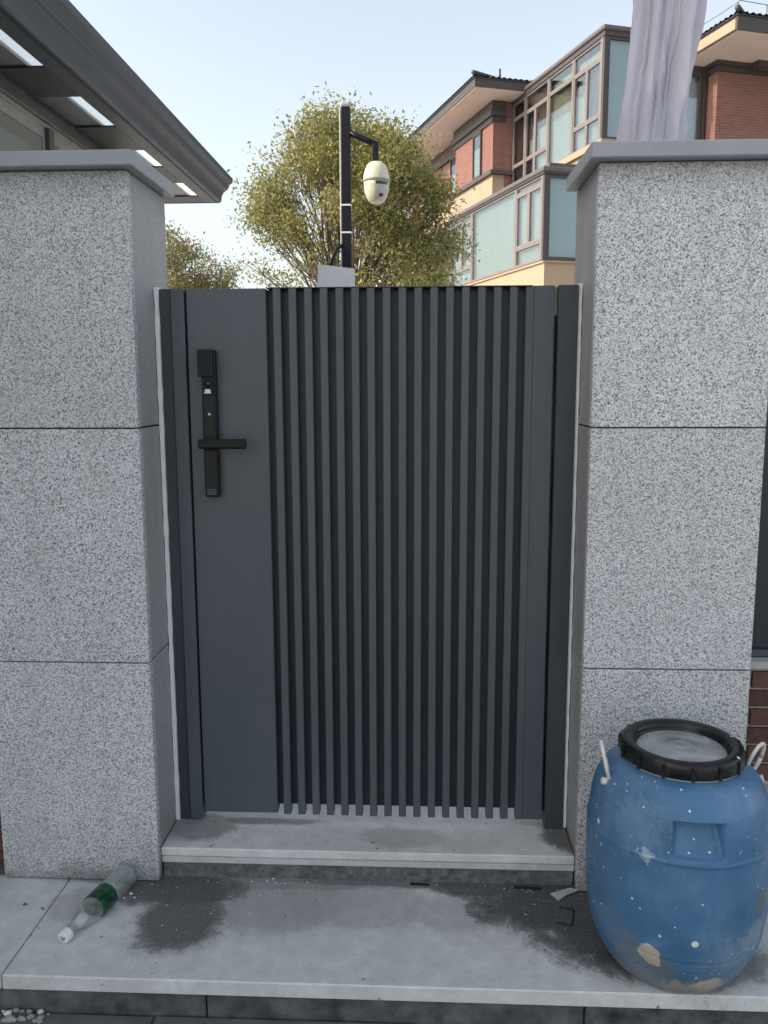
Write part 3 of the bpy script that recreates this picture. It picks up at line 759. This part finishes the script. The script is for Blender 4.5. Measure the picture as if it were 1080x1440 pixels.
# ------------------------------------------------------------------ brick villa on the right, far behind
ANG = R(18.3); VC = (2.73, 17.95, 0)
villa = empty('brick_villa', VC, ANG); tag(villa, 'brick and peach villa with stacked glazed sunrooms behind the tree', 'villa')
peach = plain('peach_render', (.36, .272, .195), .85, .2, var=.04, sc=2)
cream_w = plain('cream_soffit', (.60, .48, .42), .85, .2, var=.04, sc=2)
vfr = plain('taupe_frame', (.175, .148, .142), .45, var=.06)
vdk = plain('dark_brown_trim', (.055, .045, .045), .5, var=.15)
vroof = plain('sunroom_roof_metal', (.105, .085, .085), .45)
tile_m = plain('dark_roof_tile', (.045, .040, .045), .6, var=.3, sc=6)
blind_p = M('pale_blind', .8, .3); _w = blind_p.coord((1, 1, .015)); blind_p.col(blind_p.mix(blind_p.ramp(blind_p.noise(_w, 9, 4), [(.35, 0.), (.65, 1.)]), (.50, .58, .54), (.64, .71, .665))); blind_p = blind_p.m  # vertical stripes put the light and shade of curtain folds into the colour
blind_y = M('yellow_curtain', .9, .2); _v = blind_y.coord((1, 1, .02)); blind_y.col(blind_y.mix(blind_y.ramp(blind_y.noise(_v, 16, 3), [(.4, 0.), (.6, 1.)]), (.20, .20, .13), (.48, .46, .33))); blind_y = blind_y.m
inner_dk = plain('dark_interior', (.06, .06, .06), .9)
screen_m = plain('insect_screen', (.19, .165, .155), .7, var=.05)
def vglass():
    m = M('window_glass', .04, .5); tr = m.n('ShaderNodeBsdfTransparent'); tr.inputs[0].default_value = (.92, .955, .95, 1)
    gl = m.n('ShaderNodeBsdfGlossy'); gl.inputs['Roughness'].default_value = .04
    lw = m.n('ShaderNodeFresnel', i_IOR=1.55)
    mx = m.n('ShaderNodeMixShader', i_0=m.math('ADD', m.math('MULTIPLY', lw.outputs[0], .8), .03))
    m.t.links.new(tr.outputs[0], mx.inputs[1]); m.t.links.new(gl.outputs[0], mx.inputs[2])
    m.t.links.new(mx.outputs[0], m.t.nodes['Material Output'].inputs[0]); return m.m
vgl = vglass()
def vbrick():
    m = M('villa_brick', .8, .25); p = m.coord(rnd=False, world=False)
    xyz = m.xyz(p); s_ = m.math('ADD', xyz[0], xyz[1])
    v = m.n('ShaderNodeCombineXYZ', i_0=s_, i_1=xyz[2], i_2=0.).outputs[0]
    br = m.n('ShaderNodeTexBrick', i_Vector=v, i_Scale=1., i_Mortar_Size=.006, i_Brick_Width=.22, i_Row_Height=.062)
    br.inputs['Color1'].default_value = (.17, .078, .066, 1); br.inputs['Color2'].default_value = (.225, .10, .082, 1); br.inputs['Mortar'].default_value = (.26, .17, .145, 1)
    m.col(m.mix(m.ramp(m.noise(p, 2, 5), [(.3, 0.), (.7, .3)]), br.outputs[0], (.27, .16, .135)))
    m.bump(m.math('SUBTRACT', 1., br.outputs['Fac']), .004)
    return m.m
vbr = vbrick()
def vb(name, x0, x1, y0, y1, z0, z1, m_, par=None, bev=0):
    par = par or villa
    o = box(name, x0, x1, y0, y1, z0, z1, m_, par, bev)
    if par is not villa: o.location = o.location - par.location
    return o
def face_window(par_name, axis, p, a0, a1, z0, z1, frame_w=.05, mat_f=None, back=None, split=(), bo=.10):
    """a glazed unit in the plane x=p (axis 'x', spanning y a0..a1) or y=p (axis 'y'). back: list of (z0,z1,material)"""
    mat_f = mat_f or vfr
    def bx(name, b0, b1, c0, c1, d0, d1, m_, par):
        if axis == 'x': return vb(name, p+d0, p+d1, b0, b1, c0, c1, m_, par)
        return vb(name, b0, b1, p+d0, p+d1, c0, c1, m_, par)
    win = bx(par_name, a0, a1, z0, z0+frame_w, -.02, .04, mat_f, villa)
    bx('frame', a0, a1, z1-frame_w, z1, -.02, .04, mat_f, win)
    bx('frame', a0, a0+frame_w, z0+frame_w, z1-frame_w, -.018, .038, mat_f, win)
    bx('frame', a1-frame_w, a1, z0+frame_w, z1-frame_w, -.018, .038, mat_f, win)
    for s_ in split: bx('frame', s_-frame_w/2, s_+frame_w/2, z0+frame_w, z1-frame_w, -.016, .036, mat_f, win)
    bx('pane', a0+frame_w, a1-frame_w, z0+frame_w, z1-frame_w, .005, .012, vgl, win)
    for (b0, b1, m_) in (back or [(z0, z1, blind_p)]):
        bx('window_backing', a0+.005, a1-.005, b0+.002, b1-.002, bo, bo+.01, m_, win)
    return win
# -- lower sunroom: left face x=0, y 0..6.1, z 4.17..6.02
vb('wall', .05, 4.1, .05, 14.0, -.16, 4.10, peach)
vb('wall', -.0, 4.12, 0, 12.4, 4.101, 4.15, peach)
vb('interior', .30, 4.0, .30, 12.0, 4.151, 5.98, inner_dk)
vb('corner_post', -.03, .05, -.03, .05, 4.152, 6.02, vdk); vb('corner_post', -.032, .04, .051, .12, 4.152, 6.02, vfr)
vb('sunroom_roof', -.10, 4.1, -.10, 6.15, 6.07, 6.17, vroof, None, .02)
vb('sunroom_roof', -.06, 4.0, -.06, 6.12, 6.025, 6.069, vdk); vb('sunroom_roof', .15, 4.0, .1, 6.10, 6.171, 6.30, vroof)
P = blind_p
face_window('window', 'x', 0, .125, 1.50, 5.84, 6.02, .04)
face_window('window', 'x', 0, .125, .82, 4.60, 5.835, .06)
face_window('window', 'x', 0, .825, 1.50, 4.60, 5.835, .06)
face_window('window', 'x', 0, .125, 1.50, 4.155, 4.595, .05)
face_window('window', 'x', 0, 1.56, 4.40, 4.155, 6.02, .045)
vb('mullion', -.025, .03, 1.501, 1.559, 4.152, 6.02, vfr); vb('mullion', -.025, .03, 4.401, 4.459, 4.152, 6.02, vfr)
face_window('window', 'x', 0, 4.46, 6.05, 5.84, 6.02, .04)
face_window('window', 'x', 0, 4.46, 5.24, 4.60, 5.835, .06)
face_window('window', 'x', 0, 5.245, 6.05, 4.60, 5.835, .06)
face_window('window', 'x', 0, 4.46, 6.05, 4.155, 4.595, .05)
P2 = plain('sky_tint_blind', (.50, .60, .68), .8, var=.03)  # blue sky reflection of the shaded end glazing put into the colour
face_window('window', 'y', 0, .055, 1.9, 4.155, 6.02, .07, vdk, [(4.155, 6.02, P2)]); face_window('window', 'y', 0, 1.905, 3.9, 4.155, 6.02, .07, vdk, [(4.155, 6.02, P2)])
# further section, slightly set back, partly behind the tree
vb('corner_post', -.03, .30, 6.06, 6.15, 4.152, 6.02, vfr)
vb('sunroom_roof', .20, 4.0, 6.16, 12.5, 6.0, 6.12, vroof)
yy = 6.20
for k_, wd in enumerate((1.3, 1.7, 1.25, 1.7)):
    face_window('window', 'x', .34, yy, yy+wd-.02, 4.155, 5.99, .06, None, None, (yy+wd*.45,)); yy += wd
# -- upper sunroom: left face x=1.4, y 0..4.95, z 6.85..9.1
UX = 1.40
vb('sill_band', UX-.07, 4.1, -.07, 4.95, 6.72, 6.86, peach)
vb('wall', UX+.02, 4.08, .02, 4.95, 6.301, 6.719, peach)
vb('interior', UX+.45, 4.0, .45, 3.75, 6.861, 9.05, inner_dk)
vb('corner_post', UX-.03, UX+.05, -.03, .05, 6.862, 9.06, vdk); vb('corner_post', UX-.035, UX+.04, .051, .13, 6.862, 9.06, vfr)
vb('sunroom_roof', UX-.10, 4.1, -.10, 5.0, 9.17, 9.27, vroof, None, .02); vb('sunroom_roof', UX-.05, 4.06, -.05, 4.98, 9.062, 9.169, vdk)
D_ = inner_dk; Y_ = blind_y  # D_ sheets are dark stand-ins for the shade of the rooms behind glass
def up(a0, a1, z0, z1, back, fw=.045, split=()): face_window('window', 'x', UX, a0, a1, z0, z1, fw, vfr, back, split)
bays = [(.135, 1.40), (1.46, 2.72), (2.78, 4.10), (4.16, 4.92)]
for y in (1.43, 2.75, 4.13): vb('mullion', UX-.03, UX+.03, y-.029, y+.029, 6.862, 9.06, vfr)
up(.135, 1.40, 8.63, 9.06, [(8.63, 8.9, P), (8.9, 9.06, D_)])
face_window('window', 'x', UX, .135, .78, 7.42, 8.625, .05, vfr, [(7.42, 8.625, screen_m)])
up(.785, 1.40, 7.42, 8.625, [(7.42, 8.15, P), (8.15, 8.4, Y_), (8.4, 8.625, D_)])
up(.135, .75, 6.862, 7.415, [(6.862, 7.415, P)]); up(.755, 1.40, 6.862, 7.415, [(6.862, 7.415, P)])
up(1.46, 2.72, 8.65, 9.06, [(8.65, 8.88, P), (8.88, 9.06, D_)])
up(1.46, 2.72, 6.862, 8.645, [(6.862, 8.0, P), (8.0, 8.645, Y_)])
up(2.78, 4.10, 8.62, 9.06, [(8.62, 9.06, screen_m)])
face_window('window', 'x', UX, 2.78, 3.52, 7.40, 8.615, .05, vfr, [(7.40, 8.05, P), (8.05, 8.615, D_)])
face_window('window', 'x', UX, 3.525, 4.10, 7.40, 8.615, .05, vfr, [(7.40, 7.9, P), (7.9, 8.615, screen_m)])
up(2.78, 3.52, 6.862, 7.395, [(6.862, 7.395, P)]); up(3.525, 4.10, 6.862, 7.395, [(6.862, 7.395, D_)])
up(4.16, 4.92, 8.65, 9.06, [(8.65, 9.06, D_)]); up(4.16, 4.92, 7.40, 8.645, [(7.4, 8.645, D_)]); up(4.16, 4.92, 6.862, 7.395, [(6.862, 7.395, D_)])
face_window('window', 'y', 0, UX+.055, 2.7, 6.862, 9.06, .06, vdk, [(6.862, 9.06, P2)])
face_window('window', 'y', 0, 2.705, 3.95, 6.862, 8.50, .08, vdk, [(6.862, 8.50, P2)])
vb('panel', 2.705, 4.05, -.01, .03, 8.502, 9.06, vdk)
vb('downpipe', 3.97, 4.06, -.03, .04, 6.862, 8.501, vdk)
# -- main block with brick bay
vb('wall', 1.15, 7.5, 4.96, 14.0, 4.152, 9.14, vbr)
BXs, BY0, BY1 = .80, 4.97, 7.95
vb('bay', BXs, 1.149, BY0, BY1, 7.31, 8.60, vbr)
vb('cornice', BXs-.05, 1.149, BY0-.05, BY1+.05, 8.60, 8.74, vdk); vb('cornice', BXs-.12, 1.149, BY0-.12, BY1+.12, 8.742, 8.90, vdk); vb('cornice', BXs-.06, 1.149, BY0-.06, BY1+.06, 8.902, 9.14, vdk)
vb('ledge', BXs-.10, 1.39, BY0-.10, BY1+.1, 7.20, 7.305, vdk); vb('bay_base', BXs, 1.39, BY0, BY1, 6.30, 7.198, peach)
face_window('window', 'x', BXs-.045, 5.75, 6.38, 7.33, 8.58, .05, vdk, [(7.33, 8.15, P), (8.15, 8.58, D_)], (), .025)
vb('wall', 1.10, 1.149, BY1+.01, 13.0, 7.20, 8.6, vbr)
face_window('window', 'x', 1.03, 8.20, 9.06, 7.40, 8.62, .05, vdk, [(7.4, 8.1, P), (8.1, 8.62, D_)], (), .025)
face_window('window', 'x', 1.03, 10.9, 11.6, 6.9, 8.5, .05, vdk, [(6.9, 8.5, P)], (), .025)
vb('cornice', 1.02, 1.10, BY1+.15, 13.0, 8.63, 8.95, vdk); vb('ledge', 1.03, 1.10, BY1+.12, 13.0, 7.20, 7.28, vfr)
vb('wall', 1.08, 1.149, BY1+.12, 13.0, 6.2, 7.198, peach)
# roofs: soffit, fascia, corrugated tile sheets
def roof(x0, x1, y0, y1, zs, zt, mat_s, sides, rise=.85, run=3.2, step_=.16, name='roof'):
    """hip roof: soffit at zs, eave top at zt; sides: which slopes to tile"""
    r_ = vb(name, x0+.03, x1-.03, y0+.03, y1-.03, zs, zs+.02, mat_s)
    fz0, fz1 = zs+.022, zt-.04
    vb('fascia', x0, x0+.05, y0, y1, fz0, fz1, vdk, r_); vb('fascia', x0+.051, x1, y0, y0+.05, fz0, fz1, vdk, r_)
    V, Fc = [], []; L = r_.location
    def sheet(pt, n):
        base = len(V); m_ = 6
        for j in range(m_+1):
            for i in range(n+1):
                V.append(tuple(Vector(pt(i/n, j/m_, i)) - L))
        for j in range(m_):
            for i in range(n):
                a = base+j*(n+1)+i; Fc.append((a, a+1, a+n+2, a+n+1))
    def cz(i): return .035*(0, 1, 1, 0)[i % 4]
    e = .06
    ny = int((y1-y0)/step_)*4; nx = int((x1-x0)/step_)*4
    def left(u, v_, i):
        y = y0-e + (y1-y0+2*e)*u; x = x0-e+run*v_; z = zt + rise*v_
        y = min(max(y, y0-e+run*v_), y1+e-run*v_ if y1-y0 > 2*run else 1e9); return (x, y, z-.01+cz(i)-.0*v_)
    def front(u, v_, i):
        x = x0-e + (x1-x0+2*e)*u; y = y0-e+run*v_; z = zt+rise*v_
        x = max(x, x0-e+run*v_); return (x, y, z-.012+cz(i))
    if 'l' in sides: sheet(left, ny)
    if 'f' in sides: sheet(front, nx)
    o = mesh('tile_sheet', V, Fc, tile_m, r_); o['kind'] = 'stuff'
    # flat board just under the tiles, hip ridge
    vb('eave_board', x0-.03, x1, y0-.03, y1, zt-.038, zt-.018, vdk, r_)
    tb = tube('hip_ridge', [tuple(Vector((x0-e-.03+k_*run/4*1.0, y0-e-.03+k_*run/4, zt+.06+rise*k_/4))-L) for k_ in range(5)], .06, tile_m, r_, 8)
    return r_
rm = roof(-.10, 7.0, 4.10, 13.4, 9.16, 9.43, cream_w, 'lf')
tube('antenna', [(.82, 4.6, 9.60), (.82, 4.6, 9.86)], .03, vdk, villa)
# -- near right block
vb('wall', 4.11, 9.0, -.36, 4.95, -.16, 8.44, vbr)
vb('cornice', 4.06, 9.0, -.42, 4.9, 8.441, 8.56, vdk); vb('cornice', 3.98, 9.0, -.50, 4.9, 8.562, 8.80, vdk); vb('cornice', 4.9, 9.0, -.72, -.501, 8.50, 8.79, vdk)
rr_ = roof(3.36, 10.0, -1.95, 6.5, 8.64, 8.98, cream_w, 'lf', name='roof')
vb('fascia_board', 3.30, 3.359, -1.95, -.45, 8.66, 8.86, peach)
tube('lightning_wire', [(3.4, -1.9, 9.22), (3.45, -.9, 9.25), (3.45, 0.2, 9.3), (3.5, 2, 9.3)], .008, vfr, villa, 6)
tube('lightning_wire', [(3.4, -1.9, 9.25), (4.6, -1.9, 9.22), (6, -1.9, 9.22)], .008, vfr, villa, 6)
for x_, y_ in ((3.42, -1.85), (4.1, -1.9), (3.45, -.6)): tube('wire_post', [(x_, y_, 8.98), (x_, y_, 9.24)], .012, vfr, villa, 6)

# low neighbouring house seen through the tree
t = empty('far_house', (.2, 33, 0), R(18)); tag(t, 'pale distant house with a grey roof seen through the tree branches', 'house')
box('wall', -.8, 4, 0, 6, -.15, 7.0, plain('far_render', (.62, .58, .5), .9), t)
box('roof', -1.1, 4.2, -.3, 6, 7.001, 7.3, vroof, t)
for z in (2.6, 5.0):
    for x in (-.4, .9, 2.2): 
        w_ = box('window', x, x+.8, -.04, -.005, z, z+1.3, vdk, t); box('pane', -.33, .33, -.03, -.019, -.58, .58, blind_p, w_)

# ------------------------------------------------------------------ trees
def leaf_material(name, cols):
    m = M(name, .5, .35)
    isl = m.n('ShaderNodeNewGeometry').outputs['Random Per Island']
    c = m.ramp(isl, [(i/(len(cols)-1), c_) for i, c_ in enumerate(cols)])
    m.col(c)
    tl = m.n('ShaderNodeBsdfTranslucent'); m.t.links.new(c, tl.inputs[0])
    mx = m.n('ShaderNodeMixShader', i_0=.38); m.t.links.new(m.b.outputs[0], mx.inputs[1]); m.t.links.new(tl.outputs[0], mx.inputs[2])
    m.t.links.new(mx.outputs[0], m.t.nodes['Material Output'].inputs[0]); return m.m
bark = plain('pale_bark', (.17, .14, .105), .85, .2, var=.25, sc=20)
def tree(loc, clumps, nleaf, leafsize, mat_l, label, trunk_h, r0, jitter=.6, lean=(0, 0), stems=9):
    t = empty('tree', loc); tag(t, label, 'tree', 'trees behind the gate')
    V, Fc = [], []
    tubegeo(V, Fc, [(0, 0, 0), (.02, 0, trunk_h*.5), (lean[0]*.2, 0, trunk_h)], [r0*1.25, r0, r0*.95], 10)
    mesh('trunk', V, Fc, bark, t, True)
    V, Fc = [], []
    top = Vector((lean[0]*.2, 0, trunk_h))
    stems_pts = []
    cl = [Vector(c_[:3]) for c_ in clumps]
    order = sorted(range(len(cl)), key=lambda i: math.atan2(cl[i].y, cl[i].x))
    grp = [order[i::stems] for i in range(stems)]
    # main stems fan out from the trunk top towards the groups
    nodes = []
    for i, c_ in enumerate(cl):
        st = top + Vector((random.uniform(-.05, .05), random.uniform(-.05, .05), -random.uniform(0, .25)))
        d_ = c_-st
        pts = []
        for k in range(7):
            u = k/6
            p = st + Vector((d_.x*(u**1.25), d_.y*(u**1.25), d_.z*(u**.9)))
            if 0 < k < 6: p += Vector((random.gauss(0, .03), random.gauss(0, .03), random.gauss(0, .02)))*d_.length*.5
            pts.append(p)
        rb = random.uniform(.008, .020)
        tubegeo(V, Fc, pts, [rb*(1-.8*k/6)+.003 for k in range(7)], 5, False)
        nodes.append(pts)
        for _ in range(5):
            k = random.randint(3, 6); s_ = pts[k]
            e = c_ + Vector((random.gauss(0, 1), random.gauss(0, 1), random.gauss(0, .9)))*clumps[i][3]*.8
            mid = (s_+e)/2 + Vector((0, 0, -.03))
            tubegeo(V, Fc, [s_, mid, e], [.006, .004, .0022], 4, False)
    o = mesh('branches', V, Fc, bark, t, True)
    # leaves
    wts = np.array([c_[4] for c_ in clumps]); wts = wts/wts.sum()
    idx = rng.choice(len(cl), nleaf, p=wts)
    cc = np.array([c_[:3] for c_ in clumps])[idx]; rad_ = np.array([c_[3] for c_ in clumps])[idx][:, None]
    # twiglets: leaves gather in small sprays
    nsp = nleaf//7
    sp = np.clip(rng.normal(0, .56, (nsp, 3)), -1.6, 1.6); spi = rng.integers(0, nsp, nleaf)
    # bind every spray to one clump
    spc = rng.choice(len(cl), nsp, p=wts); cc = np.array([c_[:3] for c_ in clumps])[spc][spi]; rad_ = np.array([c_[3] for c_ in clumps])[spc][spi][:, None]
    pos = cc + sp[spi]*rad_*np.array([1, 1, .85]) + rng.normal(0, leafsize*1.5, (nleaf, 3))
    d1 = rng.normal(0, 1, (nleaf, 3)); d1 /= np.linalg.norm(d1, axis=1)[:, None]
    d2 = np.cross(d1, rng.normal(0, 1, (nleaf, 3)) + np.array([0, 0, 1.2])); d2 /= np.linalg.norm(d2, axis=1)[:, None]
    ls = (leafsize*rng.uniform(.6, 1.35, nleaf))[:, None]
    nrm = np.cross(d1, d2)
    v0 = pos; v1 = pos+d1*ls*.5+d2*ls*.24; v2 = pos+d1*ls+nrm*ls*.15; v3 = pos+d1*ls*.5-d2*ls*.24
    VV = np.stack([v0, v1, v2, v3], 1).reshape(-1, 3)
    me = bpy.data.meshes.new('crown'); me.vertices.add(4*nleaf); me.vertices.foreach_set('co', VV.ravel())
    me.loops.add(4*nleaf); me.loops.foreach_set('vertex_index', np.arange(4*nleaf, dtype=np.int32))
    me.polygons.add(nleaf); me.polygons.foreach_set('loop_start', np.arange(0, 4*nleaf, 4, dtype=np.int32)); me.polygons.foreach_set('loop_total', np.full(nleaf, 4, dtype=np.int32))
    me.update(); me.validate(); me.materials.append(mat_l)
    o = link(bpy.data.objects.new('crown', me), t); o['kind'] = 'stuff'
    return t
lm1 = leaf_material('olive_leaves', [(.15, .18, .055), (.32, .31, .09), (.12, .15, .05), (.46, .42, .16), (.20, .23, .07), (.38, .29, .13), (.27, .25, .11)])
# crown outline from the photo at 11 m: metres from the trunk foot
TX, TY = -1.0, 9.0
cl = []
tries = 0
while len(cl) < 112 and tries < 20000:
    tries += 1
    x = random.uniform(-1.4, 1.5); y = random.uniform(-1.2, 1.2); z = random.uniform(2.30, 4.42)
    u = (z-2.30)/2.12
    hwL = 1.20*math.sqrt(max(0, 1-max(0, (u-.45)/.56)**2.2))*(.80+.20*min(1, u/.3))*(1+.08*math.sin(z*7))
    hwR = 1.36*math.sqrt(max(0, 1-max(0, (u-.30)/.70)**1.9))
    hw = hwL if x < 0 else hwR
    rr2 = (x/hw)**2 + (y/1.15)**2 if hw > .05 else 9
    if rr2 > 1: continue
    if rr2 < .30 and u < .7 and random.random() < .8: continue
    if u < .38 and x < .30 and random.random() < .74: continue
    if any((x-c_[0])**2+(y-c_[1])**2+(z-c_[2])**2 < .050 for c_ in cl): continue
    wt = 1.2 if u > .35 else .5
    if x > .35: wt *= 1.5
    cl.append((x, y, z, random.uniform(.13, .25), wt*random.uniform(.45, 1.6)))
cl += [(-1.30, -.1, 2.80, .10, .3), (-1.05, .1, 2.70, .12, .4), (1.15, -.2, 2.75, .2, .8), (1.45, 0, 2.95, .16, .6), (.95, .1, 2.6, .2, .8), (-.15, 0, 4.46, .13, .5), (.12, .1, 4.40, .12, .5), (-.75, 0, 4.1, .2, .8), (-.95, .1, 3.7, .22, .9), (-1.1, 0, 3.3, .2, .8)]
tree((TX, TY, .075), cl, 50000, .053, lm1, 'round crowned tree with yellow green leaves behind the camera pole', 1.75, .075)
lm2 = leaf_material('rust_leaves', [(.14, .18, .05), (.24, .22, .08), (.28, .21, .10), (.15, .19, .05)])
cl2 = [(random.gauss(0, .55), random.gauss(0, .5), random.uniform(2.0, 3.65), random.uniform(.14, .24), 1.) for _ in range(80)]
cl2 = [c_ for c_ in cl2 if abs(c_[0]) < .62*(3.85-c_[2])**.5+.10]
tree((-3.95, 12.5, .075), cl2, 17000, .055, lm2, 'small rusty green tree beside the left pillar behind the gate', 1.5, .06)
